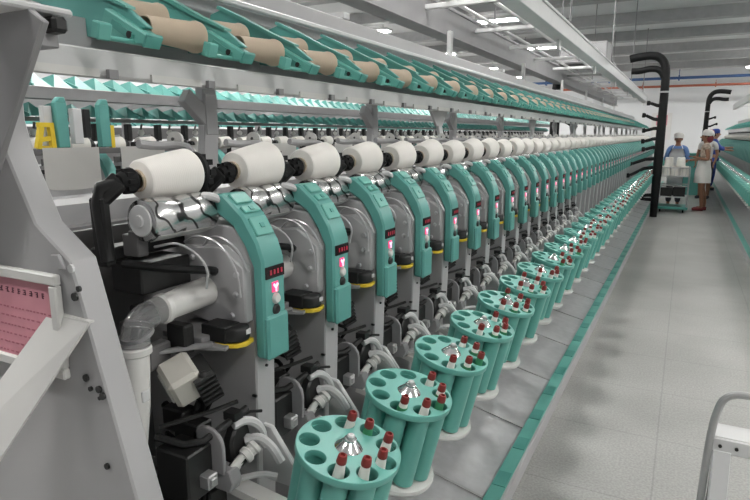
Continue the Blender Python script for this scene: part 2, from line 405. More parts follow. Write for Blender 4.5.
        # lower mechanism
        arc2 = [(.115,.70),(.215,.70),(.215,.765)]+[(.168+.047*math.cos(t),.765+.047*math.sin(t)) for t in [i*PI/8 for i in range(1,8)]]+[(.115,.765)]
        MB().prism(arc2,-.075,-.064).build('gear_plate','grey_mid',u,bevel=.002)
        MB().box((.13,-.108,.715),(.10,.085,.12)).box((.10,-.05,.78),(.08,.05,.05)).build('motor_block','black',u,bevel=.004)
        mb = MB().box((.192,-.10,.698),(.030,.032,.034)).box((.208,-.10,.698),(.006,.02,.02)); mb.build('square_knob','alu',u,bevel=.003)
        MB().prism([(.18,.655),(.225,.655),(.235,.68),(.225,.71),(.18,.71)],-.07,-.035).build('hinge_block','grey_mid',u,bevel=.002)
        mb = MB().cyl((.21,-.05,.695),(.225,.0,.725),.013); mb.lathe([(0,0),(.019,0),(.020,.004),(.020,.014),(.015,.018),(.015,.026),(.019,.030),(.016,.04),(0,.04)],(.223,-.012,.718),(.25,.75,.4),16)
        mb.build('spindle','white',u)
        MB().prism([(-.03,.70),(.035,.70),(.045,.735),(.03,.785),(-.01,.80),(-.035,.76)],.175,.205,'x').build('spindle_frame','black',u,bevel=.006)
        MB().tube([(.20,-.02,.80),(.215,.02,.802),(.225,.055,.765),(.225,.065,.71)],[.011,.013,.013,.011],8,2).build('frame_arm','light',u)
        MB().tube([(.205,-.055,.692),(.215,-.03,.706),(.222,-.012,.716)],.0135,12).build('spindle_grip','black',u)
        mb = MB().tube([(.10,-.15,.83),(.17,-.06,.845),(.20,.0,.852)],.0055,6).tube([(.08,-.145,.80),(.16,-.11,.775),(.20,-.03,.812),(.20,.03,.822)],.009,8,1).tube([(.18,.0,.80),(.20,.045,.806),(.215,.07,.80)],.004,6)
        mb.box((.195,-.012,.822),(.035,.03,.02)).box((.19,.012,.80),(.03,.02,.03))
        mb.build('lever','black',u)
        for j in range(7):
            y0 = random.uniform(-.06,.04); z0 = random.uniform(.62,.9)
            MB().tube([(.0,y0,z0),(.08,y0+random.uniform(-.05,.02),z0+random.uniform(-.06,.06)),(.12,y0+random.uniform(-.07,.03),z0-.05),(.02,y0+.03,z0-.15)],random.uniform(.005,.010),6,2).build('hose','blackrub',u)
        for j in range(12):
            MB().box((random.uniform(-.06,.08),random.uniform(-.115,.04),random.uniform(.55,1.05)),(random.uniform(.03,.08),random.uniform(.03,.07),random.uniform(.03,.09))).build('gearbox',random.choice(('black','grey_dark','black')),u,bevel=.004)
        MB().tube([(.205,.02,.742),(.235,.03,.755),(.262,.045,.730),(.285,.05,.69)],[.012,.016,.016,.012],8,2).build('magazine_arm','light',u)
        MB().tube([(.205,-.01,.655),(.25,.02,.665),(.28,.04,.655)],.008,8,2).build('support_rod','light',u)
        MB().prism([(.196,.60),(.200,.755),(.230,.752),(.30,.66),(.30,.60)],.085,.100).build('bracket','light',u,bevel=.003)
        for (x,y,z) in ((.196,.12,.90),(.19,.08,.83),(.186,.08,.72)): MB().cyl((x-.01,y-.0,z),(x+.002,y,z),.004,seg=8).build('screw','black',u)
    # dark backing of the bay
    MB().box((-.20,-.039,.80),(.02,.234,.9)).box((-.12,-.039,.42),(.16,.234,.02)).build('back_panel','grey_dark',u)
    return u

unit_near = make_unit(True, True)
unit_full = make_unit(True)
unit_far = make_unit(False)

# yarn cone on each unit
def cone_mesh_profile(r0, r1, L):
    return [(.019,-.006),(.024,-.002),(.033,0),(r0-.004,.002),(r0,.007),((r0+r1)/2+.001,L*.5),(r1,L-.007),(r1-.004,L-.001),(.03,L+.001),(.022,L+.004)]
def make_cone(r0, r1, L):
    c = empty('yarn_cone', (0,0,0), None, 'yarn cone', 'white yarn cones turning on the near machine')
    MB().lathe(cone_mesh_profile(r0,r1,L),(0,-L/2,0),(0,1,0),40).build('yarn','yarn',c)
    MB().lathe([(.0225,-.009),(.0255,-.009),(.0245,L+.005),(.0215,L+.005)],(0,-L/2,0),(0,1,0),24,True).build('paper_core','tan',c)
    return c
cone_protos = []
for (r0,r1) in ((.047,.059),(.052,.066),(.052,.063),(.055,.066),(.054,.062)):
    cone_protos.append((make_cone(r0,r1,.152), r0, r1))
used_cone = set()
# ------------------------------------------------------------------ bobbin magazine
TILT = math.radians(13)
def disc_mesh():
    cu = bpy.data.curves.new('c','CURVE'); cu.dimensions = '2D'; cu.fill_mode = 'BOTH'; cu.extrude = .007; cu.bevel_depth = .0015; cu.bevel_resolution = 1; cu.resolution_u = 1
    def ring(cx, cy, r, n):
        sp = cu.splines.new('POLY'); sp.points.add(n-1); sp.use_cyclic_u = True
        for i in range(n): sp.points[i].co = (cx+r*math.cos(2*PI*i/n), cy+r*math.sin(2*PI*i/n), 0, 1)
    ring(0,0,.1265,64)
    for i in range(9):
        a = 2*PI*i/9; ring(.096*math.cos(a), .096*math.sin(a), .0268, 24)
    o = bpy.data.objects.new('c', cu); COL.objects.link(o)
    dg = bpy.context.evaluated_depsgraph_get()
    me = bpy.data.meshes.new_from_object(o.evaluated_get(dg)); bpy.data.objects.remove(o)
    me.name = 'disc'; me.materials.clear(); me.materials.append(M['teal_disc'])
    return me
DISC = disc_mesh()
ML = .235
def make_mag(full):
    m = empty('bobbin_magazine', (0,0,0), None, 'bobbin magazine', 'round teal bobbin magazines along the machine', rot=(0,TILT,0))
    d = bpy.data.objects.new('disc', DISC); COL.objects.link(d); d.parent = m; d.location = (0,0,ML)
    MB().lathe([(.034,0),(.035,.003),(.030,.008),(.021,.015),(.015,.020),(.0155,.023),(.012,.025),(0,.025)],(0,0,ML+.006),(0,0,1),28).build('hub_cone','chrome',m)
    if full:
        MB().lathe([(0,0),(.010,0),(.010,.006),(.007,.009),(0,.009)],(0,0,ML+.0305),(0,0,1),12).build('hub_nut','alu',m)
    def tube_(mb, a):
        c = (.094*math.cos(a)*.96, .094*math.sin(a)*.96, .022)
        return mb.lathe([(.026,0),(.030,0),(.030,ML-.026),(.0268,ML-.026),(.0258,.004),(0,.004)],c,(.012*math.cos(a),.012*math.sin(a),1),20 if full else 12)
    if full:
        for i in range(9): tube_(MB(), 2*PI*i/9).build('pocket_tube','teal_disc',m)
    else:
        mb = MB()
        for i in range(9): tube_(mb, 2*PI*i/9)
        mb.build('pocket_tube','teal_disc',m)
    MB().cyl((0,0,.02),(0,0,ML-.004),.022).build('column','teal_dark',m)
    MB().lathe([(0,-.012),(.085,-.012),(.118,-.004),(.122,.004),(.120,.012),(.10,.014),(0,.014)],(.012,0,0),(0,0,1),36).box((-.185,.02,-.006),(.24,.05,.02)).build('base_saucer','white',m)
    return m
mag_full, mag_far = make_mag(True), make_mag(False)
def make_bobbin(kind, full=True):
    b = empty('yarn_bobbin', (0,0,0), None, 'bobbin', 'red tipped bobbins standing in the magazines')
    MB().lathe([(0,0),(.017,0),(.018,.01),(.018,.16),(.0125,.215),(.0100,.245)],(0,0,0),(0,0,1),16).build('yarn','yarn' if kind != 2 else 'green',b)
    MB().lathe([(.0100,.243),(.0112,.245),(.0112,.248),(.0102,.259),(.0092,.263),(.006,.264),(.005,.258),(0,.257)],(0,0,0),(0,0,1),14).build('tip','red',b)
    if kind == 1: MB().lathe([(.0122,.218),(.0134,.218),(.0124,.232),(.0112,.232)],(0,0,0),(0,0,1),14,True).build('collar','green',b)
    return b
bob_protos = [make_bobbin(i) for i in range(3)]
bob_far = tag(MB().lathe([(0,.02),(.017,.02),(.018,.16),(.0105,.246),(.0112,.248),(.0100,.260),(0,.262)],(0,0,0),(0,0,1),8).build('yarn_bobbin','yarn'),None,'bobbin','red tipped bobbins standing in the magazines')
me2 = bob_far.data; me2.materials.append(M['red'])
for pl in me2.polygons:
    if pl.center.z > .2465: pl.material_index = 1
used = set()
def inst(proto):
    if proto.name not in used: used.add(proto.name); return proto
    return copy_tree(proto)

MAGX, MAGZ = -.60, .80
axis = Vector((math.sin(TILT),0,math.cos(TILT)))
WHERE = ['at the aisle side','nearest the camera','second from the camera','at the far side','behind the hub','beside the empty pockets','next to the rim']
POS = {0:'in the pocket nearest the aisle',1:'in the pocket just beyond the aisle side',2:'in the pocket at the far side',3:'in the pocket furthest from the camera',
       8:'in the pocket just before the aisle side',7:'in the pocket facing the camera'}
SETS = [[0,1,2,8,7],[0,1,2,8,7,3],[0,1,2,8,7],[0,1,8,7],[0,1,2,8]]
nb = 0
for k in range(1, N+1):
    Y = YK(k); full = k <= 16
    o = inst(unit_near if k == 1 else unit_full if full else unit_far)
    o.location = (CX, Y, 0)
    o['label'] = ('grey winding unit with teal control panel, %s along the machine from the end stand' % ordn(k))
    o['group'] = 'winding units along the near machine'
    c, r0, r1 = cone_protos[(k-1) if k <= 2 else random.randrange(1,5)]
    c = inst(c)
    rm = (r0+r1)/2
    c.location = (CX, Y+.008, 1.294+math.sqrt(max(.0001,(.0495+rm)**2-.05**2)))
    c.rotation_euler = (math.atan((r1-r0)/.152)*.9, 0, .0)
    c['label'] = 'white yarn cone on the %s winding unit from the end stand' % ordn(k)
    # magazine
    base = Vector((MAGX, Y+.012, MAGZ))-axis*ML
    m = inst(mag_full if k <= 10 else mag_far); m.location = base; m.scale = (.92,.92,1)
    rz = random.uniform(-.25,.25) if k > 2 else (.12, -.05)[k-1]
    m.rotation_euler = (Matrix.Rotation(TILT,3,'Y') @ Matrix.Rotation(rz,3,'Z')).to_euler()
    m['label'] = 'round teal bobbin magazine with nine pockets, %s from the near end of the machine' % ordn(k)
    if k <= 44:
        sset = SETS[1] if k == 1 else random.choice(SETS)
        if k > 14: sset = sset[:3]
        Rm = Matrix.Rotation(TILT,3,'Y') @ Matrix.Rotation(rz,3,'Z')
        for q in sset:
            a = 2*PI*q/9
            b = inst(bob_protos[random.choice((0,0,0,1,1,2))] if k <= 10 else bob_far)
            off = Vector((.083*math.cos(a)+.003*random.uniform(-1,1), .083*math.sin(a)+.003*random.uniform(-1,1), .013))
            b.location = base+Rm @ off
            tl = Matrix.Rotation(random.uniform(-.03,.03),3,'X') @ Matrix.Rotation(random.uniform(-.02,.04),3,'Y')
            b.rotation_euler = (Rm @ tl).to_euler()
            b['label'] = 'red tipped bobbin %s of the %s bobbin magazine' % (POS[q], ordn(k))
            nb += 1

# ------------------------------------------------------------------ long machine structure
Y0 = .76
def longbox(name, x0, x1, z0, z1, m, ya=Y0, yb=YEND, **kw):
    return MB().box(((x0+x1)/2,(ya+yb)/2,(z0+z1)/2),(x1-x0,yb-ya,z1-z0)).build(name,m,**kw)
# floor tray and kerb rail
tr = empty('conveyor_trough', (-.75,Y0,0), 'shiny sheet steel trough along the foot of the near machine', 'trough')
def lt(mb): return mb.xf(Matrix.Translation((.75,-Y0,0)))
lt(MB().prism([(-.585,.055),(-.585,.063),(-.93,.145),(-1.0,.30),(-1.006,.30),(-.936,.138)],Y0-.7,YEND)).build('tray_sheet','steel',tr)
for k in range(31): lt(MB().box((-.757,Y0+k*.64,.107),(.345,.012,.004),Matrix.Rotation(.233,3,'Y'))).build('seam','alu',tr)
kr = empty('kerb_rail', (-.55,Y0,0), 'low rail with teal top strip beside the aisle at the foot of the near machine', 'rail')
def lk(mb): return mb.xf(Matrix.Translation((.55,-Y0,0)))
lk(MB().box((-.548,(Y0-.7+YEND)/2,.038),(.074,YEND-Y0+.7,.076))).build('rail_body','grey',kr,bevel=.003)
lk(MB().box((-.553,(Y0-.7+YEND)/2,.0795),(.060,YEND-Y0+.7,.005))).build('top_strip','teal_disc',kr)
for k in range(62): lk(MB().box((-.553,Y0-.5+k*PITCH,.083),(.052,.11,.003))).build('strip_reflection','teal_dark',kr)  # dark bars painted in for the alternating reflections along the teal strip
# base and rear housing
ba = empty('machine_base', (-1.75,Y0,0), 'long grey base housing at the back of the near machine', 'machine base')
def lb(mb): return mb.xf(Matrix.Translation((1.75,-Y0,0)))
lb(MB().box((-1.82,(Y0+YEND)/2,.62),(.58,YEND-Y0,1.2))).build('housing','grey_mid',ba)
pn = empty('plinth', (-1.27,Y0,0), 'dark low plinth under the winding units of the near machine', 'plinth')
MB().box((0,(YEND-Y0)/2,.12),(.50,YEND-Y0,.24)).build('block','grey_dark',pn)
lb(MB().box((-1.66,(Y0+YEND)/2,1.25),(.16,YEND-Y0,.06))).build('cable_channel','grey',ba)
# rear guards: bent white sheets
g0 = empty('cone_guard', (0,0,0), None, 'guard sheet', 'white guard sheets behind the cones')
lower = MB()
for a, b in (((0,-.112),(.012,-.14)),((.012,-.14),(.045,-.17)),((.045,-.17),(.075,-.176))):
    d = Vector((b[0]-a[0],0,b[1]-a[1])).normalized(); n_ = (-d.z*.004, d.x*.004)
    lower.prism([a,b,(b[0]+n_[0],b[1]+n_[1]),(a[0]+n_[0],a[1]+n_[1])],-.108,.108)
lower.build('lower_sheet','grey',g0)
up_ = MB(); A = []; B = []
for t in range(9):
    yy = -.113+.226*t/8; bow = .02*(1-((t-4)/4)**2)
    A.append(up_.bm.verts.new((bow,yy,.035))); B.append(up_.bm.verts.new((bow,yy,-.112-.006*(1-((t-4)/4)**2))))
for t in range(8): up_.bm.faces.new((A[t],A[t+1],B[t+1],B[t]))
bmesh.ops.solidify(up_.bm, geom=list(up_.bm.faces), thickness=.004)
up_.build('upper_sheet','white',g0)
for k in range(0, 57):
    g = inst(g0); g.location = (-2.0, 1.405+k*.325, 1.40)
    g['label'] = 'white bent guard sheet behind the winding units, %s from the end stand' % ordn(k+1)

# ------------------------------------------------------------------ creel above: beams, brackets, paper cones
cr = empty('creel_frame', (-1.3,Y0,1.3), 'grey overhead frame of long beams and posts carrying the teal cone holders', 'creel frame')
def lc(mb): return mb.xf(Matrix.Translation((1.3,-Y0,-1.3)))
def cbeam(name, x0, x1, z0, z1, m='grey', ya=.70, yb=YEND, bevel=.004):
    return lc(MB().box(((x0+x1)/2,(ya+yb)/2,(z0+z1)/2),(x1-x0,yb-ya,z1-z0))).build(name,m,cr,bevel=bevel)
fb = cbeam('front_beam',-1.26,-1.20,1.612,1.672,'light')
y = .80
for k in range(60):
    yy = .84+k*PITCH
    lc(MB().box((-1.197,yy,1.618),(.008,.17,.018))).build('beam_label','white',fb)
    lc(MB().box((-1.195,yy+.12,1.618),(.014,.025,.02))).build('beam_clip','grey_mid',fb)
cbeam('lamp_mask_sheet',-1.29,-1.28,1.66,1.75,'grey',bevel=0)  # added closure, hides far lamps shining through between beam and holders
cbeam('top_channel',-1.64,-1.52,1.90,2.03,'grey',ya=.4)
cbeam('top_rail',-1.50,-1.47,1.935,1.955,'light',ya=.4)
cbeam('end_rail',-1.13,-1.01,1.69,1.703,'light',ya=.15,yb=.74)
lc(MB().box((-1.02,.705,1.672),(.045,.03,.028))).build('end_stop','black',cr,bevel=.006)
# posts and V plates
y = 1.455
i = 0
while y < YEND-.5:
    mb = MB().box((-1.375,y,1.545),(.035,.055,.13)).box((-1.38,y,1.70),(.035,.06,.23))
    mb.bar((-1.375,y,1.52),(-1.375,y-.10,1.60),.05,.03,(1,0,0)).bar((-1.375,y,1.51),(-1.375,y-.02,1.30),.065,.03,(1,0,0))
    lc(mb).build('post','grey',cr,bevel=.003)
    y += 1.13; i += 1
y = 3.25
while y < YEND-.5:
    mb = MB().prism([(y-.22,1.73),(y+.20,1.73),(y+.20,1.685),(y+.045,1.53),(y-.045,1.53),(y-.22,1.685)],-1.30,-1.285,'x')
    mb.bar((-1.30,y+.02,1.54),(-1.30,y+.15,1.30),.05,.02,(1,0,0))
    lc(mb).build('gusset_plate','light',cr,bevel=.003)
    y += 2.36
# bracket (teal cone holder)
def make_holder(full=True):
    h = empty('cone_holder', (0,0,0), None, 'cone holder', 'teal cone holders on the overhead frame')
    pl = [(-.40,.190),(-.41,.120),(-.36,.105),(-.20,.015),(-.10,.0),(-.02,.018),(.012,.018),(-.06,.070),(-.15,.105),(-.27,.165),(-.34,.205)]
    MB().prism(pl,-.008,.008).build('side_plate','teal',h,bevel=.002)
    MB().prism([(-.105,.07),(.025,.0),(.012,-.022),(-.055,-.012),(-.13,.02)],-.026,.014).build('arm_block','teal_disc',h,bevel=.004)
    if full:
        MB().prism([(.026,.004),(.030,-.003),(.015,-.026),(.008,-.024)],-.028,.016).build('end_cap','teal_dark',h,bevel=.001)
        MB().box((-.05,-.0275,.015),(.075,.003,.016),Matrix.Rotation(.55,3,'Y')).build('slot','teal_dark',h)
        MB().cyl((-.028,-.030,.004),(-.028,-.026,.004),.008,seg=12).build('screw','black',h)
        MB().prism([(-.36,.215),(-.27,.175),(-.15,.115),(-.05,.070),(-.05,.064),(-.155,.106),(-.275,.165),(-.365,.205)],-.014,.014).build('rim','teal_disc',h)
    MB().box((-.02,-.105,.0),(.024,.034,.036),Matrix.Rotation(.3,3,'Y')).bar((-.02,-.09,-.012),(-.02,-.008,-.012),.012,.010).build('front_clip','teal_disc',h,bevel=.003)
    # tray between holders
    MB().prism([(-.14,.012),(-.36,.095),(-.355,.105),(-.14,.022)],.008,.312).build('tray','teal',h)
    return h
h_full, h_far = make_holder(True), make_holder(False)
def pcone(seg):
    return MB().lathe([(.026,0),(.028,.001),(.037,.15),(.041,.163),(.040,.172),(.034,.175),(.0,.172)],(0,-.085,0),(0,1,0),seg).build('paper_cone','tan')
pc = tag(pcone(24),None,'paper cone','tan paper cones in the teal holders')
for k in range(1, N+1):
    h = inst(h_full if k <= 12 else h_far)
    h.location = (-1.085, YK(k)-.025, 1.694)
    h['label'] = 'teal cone holder bracket on the overhead frame, %s from the near end' % ordn(k)
    if k > 45: continue
    for r in (0,1):
        c = inst(pc)
        j = random.uniform(-.008,.008)
        c.location = ((-1.165, YK(k)+.125+j, 1.731) if r == 0 else (-1.275, YK(k)+.10+j, 1.782)) 
        c.rotation_euler = (0, random.uniform(0,6), 0)
        c['label'] = 'tan paper cone lying in the %s row beside the %s teal cone holder' % (('front','rear')[r], ordn(k))

# ------------------------------------------------------------------ travelling cleaner track over the machine
tk = empty('cleaner_track', (-1.7,0,2.4), 'pair of long grey overhead rails with rungs hung above the near machine', 'overhead rail')
def ltk(mb): return mb.xf(Matrix.Translation((1.7,0,-2.4)))
ltk(MB().box((-1.335,10.2,2.595),(.11,22,.19)).box((-1.31,10.2,2.495),(.16,22,.012)).box((-1.275,10.2,2.69),(.02,22,.03))).build('rail','light',tk,bevel=.004)
ltk(MB().box((-2.23,10.2,2.555),(.12,22,.27)).box((-2.20,10.2,2.415),(.18,22,.012)).box((-2.17,10.2,2.69),(.03,22,.03))).build('rail','grey_mid',tk,bevel=.004)
y = .9
while y < 21:
    ltk(MB().box((-1.78,y,2.60),(.80,.05,.04))).build('rung','light',tk,bevel=.003); y += 1.4
for xx in (-1.62,-1.95): ltk(MB().cyl((xx,-.8,2.64),(xx,21,2.64),.018,seg=8)).build('conduit','light',tk)
y = 2.6
while y < 21:
    ltk(MB().box((-2.05,y,2.235),(.04,.06,.39)).box((-1.8,y,2.05),(.55,.06,.03))).build('support','light',tk,bevel=.003); ltk(MB().box((-1.33,y+1.4,2.44),(.03,.12,.11))).build('sensor_plate','light',tk,bevel=.003); y += 2.8
y = 3.2
while y < 21:
    for xx in (-1.33,-2.23):
        tag(MB().cyl((0,0,0),(0,0,1.89),.012,seg=6).build('hanger_rod','grey_mid',loc=(xx,y,2.71)),'thin grey rod hanging the overhead rails from the ceiling, %s from the front, %s rail' % (ordn(int((y-3.2)/4.2+.5)+1),'right' if xx > -2 else 'left'),'rod','rods hanging the overhead rails')
    y += 4.2

def trunk(loc_, side, label, zb=.02, full=True):
    t = empty('suction_trunk', loc_, label, 'suction duct')
    s = side
    MB().tube([(0,0,zb),(0,0,1.5),(-.0*s,0,2.45),(-.02*s,0,2.68),(-.12*s,0,2.81),(-.26*s,0,2.845),(-.48*s,0,2.825),(-.60*s,0,2.80)],[.062,.062,.066,.072,.078,.078,.074,.07],16,2).build('trunk','blackrub',t)
    MB().tube([(-.02*s,0,2.45),(-.10*s,0,2.60),(-.26*s,0,2.625),(-.42*s,0,2.585),(-.56*s,0,2.59)],.055,14,2).build('branch','blackrub',t)
    MB().lathe([(.064,0),(.076,.004),(.076,.03),(.064,.034)],(0,0,2.20),(0,0,1),18,True).build('collar','grey',t)
    for i, (z, l, dz) in enumerate(((1.98,.20,.05),(1.74,.26,.08),(1.60,.24,-.04),(1.42,.24,-.05),(1.27,.22,-.04),(1.07,.42,-.10),(.92,.44,-.16),(.42,.34,-.08),(.33,.30,.02))):
        nz = MB().tube([(0,0,z),(-l*.5*s,-.02,z+dz*.2),(-l*s,-.04,z+dz)],[.034,.030,.026],10)
        nz.lathe([(.026,0),(.042,.02),(.042,.06),(.03,.065)],(-l*s,-.04,z+dz),(-s,-.08,dz),10)
        nz.build('nozzle','blackrub',t)
    return t
trunk((-.43,11.67,0), 1, 'tall black suction duct with side nozzles standing in front of the cart')
trunk((.48,22.0,0), -1, 'smaller black suction duct far down the aisle with its top bent to the right', .9)
t = empty('suction_trunk', (-2.27,11.67,0), 'black suction duct hanging behind the near machine', 'suction duct')
MB().tube([(0,0,.4),(0,0,2.3),(.02,0,2.5)],.09,14).build('trunk','blackrub',t)
MB().tube([(0,0,1.8),(.25,-.05,1.74),(.4,-.05,1.60)],.05,10,1).build('nozzle','blackrub',t)
ca = empty('travelling_cleaner', (-1.78,11.67,2.71), 'grey travelling cleaner box riding on the overhead rails', 'travelling cleaner')
MB().box((0,0,.21),(.8,.7,.36)).build('casing','grey_mid',ca,bevel=.02)
MB().box((0,0,.02),(1.0,.5,.04)).build('carriage','grey_dark',ca)

# ------------------------------------------------------------------ second machine, parallel behind the near one
BX = -3.0
def make_bunit():
    u = empty('winding_unit', (0,0,0), None, 'winding unit', 'winding units of the machine behind')
    MB().prism([(-.36,.12),(.175,.12),(.195,.95),(.195,1.17),(.14,1.26),(.03,1.27),(-.36,1.22)],.082,.158).build('body','grey',u)
    MB().prism(head_profile(),.076,.162).build('control_panel','teal',u)
    mb = MB().bar((-.035,-.150,1.19),(-.03,-.15,1.36),.045,.022,(0,1,0)).bar((-.03,.12,1.22),(0,.115,1.41),.05,.03,(0,1,0)).box((-.05,-.01,1.215),(.05,.29,.03))
    mb.cyl((0,-.12,1.395),(0,-.085,1.397),.03,seg=10).cyl((0,.086,1.40),(0,.13,1.40),.045,seg=12)
    mb.build('cradle_arm','black',u)
    MB().tube([(-.03,.135,1.41),(-.09,.14,1.47),(-.12,.04,1.46)],.014,6).build('cradle_lever','grey',u)
    MB().box((-.13,-.05,1.50),(.05,.05,.14)).build('tension_block','black',u,bevel=.004)
    MB().lathe([(0,-.014),(.018,-.010),(.026,-.004),(.026,.008),(.0,.012)],(-.10,.06,1.50),(1,-.6,.1),12).build('tension_disc','white',u)
    MB().tube([(-.15,.10,1.40),(-.15,.10,1.52),(-.11,.08,1.57)],.009,6).build('yarn_guide','grey_dark',u)
    MB().box((-.20,-.039,.75),(.02,.234,1.1)).build('back_panel','grey_dark',u)
    return u
bu = make_bunit()
bc = tag(MB().lathe([(0,0),(.05,0),(.054,.006),(.062,.145),(.058,.152),(0,.152)],(0,-.076,0),(0,1,0),20).build('yarn_cone','yarn'),None,'yarn cone','white yarn cones on the machine behind')
for k in range(1, N+1):
    o = inst(bu); o.location = (CX+BX, YK(k), 0); o['label'] = 'winding unit of the parallel machine behind, %s from its near end' % ordn(k)
    if k % 7 != 3:
        c = inst(bc); c.location = (CX+BX, YK(k)+.008, 1.407); c['label'] = 'white yarn cone on the %s winding unit of the machine behind' % ordn(k)
bb = empty('creel_frame', (-4.4,Y0,0), 'grey overhead beams of the parallel machine behind', 'creel frame')
def lbb(mb): return mb.xf(Matrix.Translation((4.4,-Y0,0)))
lbb(MB().box((-4.0,10.4,1.768),(.10,20,.085))).build('beam','grey_mid',bb,bevel=.004)
lbb(MB().box((-4.22,10.4,1.595),(.05,20,.03))).build('beam','grey_mid',bb)
lbb(MB().box((-4.6,10.4,1.75),(.12,20,.10))).build('beam','grey',bb)
bm_ = empty('machine_base', (-4.82,.4,0), 'grey base housing of the parallel machine behind', 'machine base')
MB().box((0,10,.61),(.58,20,1.22)).build('housing','grey_mid',bm_)
pn = empty('plinth', (-4.3,.4,0), 'dark low plinth under the units of the machine behind', 'plinth')
MB().box((0,10,.055),(.5,20,.11)).build('block','grey_dark',pn)
y = 1.9
while y < 20:
    lbb(MB().bar((-4.60,y,1.72),(-4.0,y,1.75),.03,.03)).build('cross_bar','grey',bb)
    tag(MB().box((0,0,.235),(.05,.06,.47)).build('post','grey',loc=(-4.60,y,1.22)),'grey post carrying the overhead beams of the machine behind, %s from its near end' % ordn(int((y-1.9)/1.9+.5)+1),'post','posts of the machine behind')
    y += 1.9
def tri_holder(name='cone_holder'):
    h = empty(name,(0,0,0),None,'cone holder',None)
    MB().prism([(-.28,.09),(-.28,.04),(-.05,-.006),(.02,-.004),(.02,.015),(-.18,.08)],-.006,.006).build('side_plate','teal',h)
    for dy in (0,.165):
        mb = MB(); V = [mb.bm.verts.new((q[0],q[1]+dy,q[2])) for q in ((.0,.0,.0),(.0,.15,.0),(-.10,.075,.10),(-.22,.0,.05),(-.22,.15,.05))]
        for f in ((0,1,2),(0,2,3),(1,4,2),(2,4,3),(0,3,4,1)): mb.bm.faces.new([V[i] for i in f])
        mb.build('tray','teal',h)
    return h
th = tri_holder()
cnt = 0
for row, (xx, zz) in enumerate(((-4.06,1.612),(-3.99,1.812))):
    for k in range(58):
        o = inst(th); o.location = (xx, .9+.33*k, zz)
        o['label'] = 'teal cone holder in the %s row of the machine behind, %s from its near end' % (('lower','upper')[row], ordn(k+1))
        o['group'] = 'small teal holders on the machine behind'
# doffer carriage on the machine behind
df = empty('doffer_carriage', (-3.95,2.6,1.2), 'doffer carriage with two teal panels and yellow guard on the machine behind', 'carriage')
def ld(mb): return mb.xf(Matrix.Translation((3.95,-2.6,-1.2)))
for yy in (2.57,2.90):
    ld(MB().box((-3.75,yy,1.545),(.05,.085,.30)).prism([(yy-.042,1.69),(yy+.042,1.69),(yy+.03,1.73),(yy-.01,1.73)],-3.775,-3.725,'x')).build('panel','teal',df,bevel=.005)
for c_, d_ in (((-3.78,2.49,1.54),(.05,.06,.26)),((-3.80,2.72,1.54),(.05,.07,.24)),((-3.80,2.80,1.56),(.04,.05,.2))): ld(MB().box(c_,d_)).build('panel_side','light' if c_[1] < 2.78 else 'black',df,bevel=.004)
mb = MB().bar((-3.72,2.375,1.395),(-3.72,2.41,1.53),.03,.035,(1,0,0)).bar((-3.72,2.48,1.395),(-3.72,2.475,1.53),.03,.035,(1,0,0)).bar((-3.72,2.39,1.545),(-3.72,2.49,1.545),.03,.035,(1,0,0)).bar((-3.72,2.40,1.45),(-3.72,2.47,1.46),.03,.025,(1,0,0)).bar((-3.72,2.37,1.395),(-3.72,2.49,1.395),.03,.025,(1,0,0))
ld(mb).build('yellow_guard','yellow',df)
ld(MB().box((-3.74,2.955,1.47),(.03,.03,.16))).build('yellow_strip','yellow',df)
ld(MB().box((-3.80,2.70,1.37),(.2,.8,.04))).build('carriage_base','grey_dark',df,bevel=.004)
# third machine further back: only its upper frame and a row of holders show
cb = empty('creel_frame', (-7.4,Y0,0), 'grey frame of the machine in the third row back', 'creel frame')
def lcb(mb): return mb.xf(Matrix.Translation((7.4,-Y0,0)))
lcb(MB().box((-7.15,12.4,1.50),(.3,23,.16))).build('machine_head','grey_dark',cb)
lcb(MB().box((-7.1,12.4,1.80),(.10,23,.13))).build('beam','grey_mid',cb)
lcb(MB().box((-7.7,12.4,.7),(.8,23,1.3))).build('housing','grey_mid',cb)
for k in range(50):
    o = inst(th); o.location = (-7.1, 2.4+.33*k, 1.612); o['group'] = 'teal holders in the third row back'
    o['label'] = 'teal cone holder of the machine in the third row back, %s from its near end' % ordn(k+1)
y = 1.5
while y < 23:
    lcb(MB().box((-7.3,y,1.55),(.05,.06,.50))).build('post','grey',cb); y += 1.9

# ------------------------------------------------------------------ machine on the right of the aisle (mirrored)
SX = .24
def make_runit():
    u = make_bunit(); u['group'] = 'winding units right of the aisle'; return u
ru = make_runit()
rmag = copy_tree(mag_far)
rc = tag(bc.copy(),None,'yarn cone','white yarn cones right of the aisle'); COL.objects.link(rc)
rh = copy_tree(h_far)
YR1 = 28.5
n0, n1 = 18, 86
for k in range(n0, n1):
    y = YK(k); j = k-n0+1
    o = inst(ru); o.location = (SX-CX, y, 0); o.rotation_euler = (0,0,PI)
    o['label'] = 'winding unit of the machine right of the aisle, %s in view from the front' % ordn(j)
    c = inst(rc); c.location = (SX-CX, y, 1.407); c.rotation_euler = (0,0,PI); c['label'] = 'white yarn cone on the %s unit right of the aisle' % ordn(j)
    h = inst(rh); h.location = (SX+1.085, y, 1.694); h.rotation_euler = (0,0,PI); h['group'] = 'teal holders right of the aisle'
    h['label'] = 'teal cone holder above the right hand machine, %s in view' % ordn(j)
for k in range(18, n1):
    y = YK(k); m = inst(rmag); m.scale = (.92,.92,1)
    ax = Vector((-math.sin(TILT),0,math.cos(TILT)))
    m.location = Vector((SX-MAGX, y, MAGZ))-ax*ML
    m.rotation_euler = (Matrix.Rotation(PI,3,'Z') @ Matrix.Rotation(TILT,3,'Y')).to_euler()
    m['group'] = 'round teal magazines right of the aisle'
    m['label'] = 'round teal bobbin magazine right of the aisle, %s in view from the front' % ordn(k-17)
ya, yb = 5.0, YR1
rt = empty('conveyor_trough', (.99,ya,0), 'steel trough along the foot of the right hand machine', 'trough')
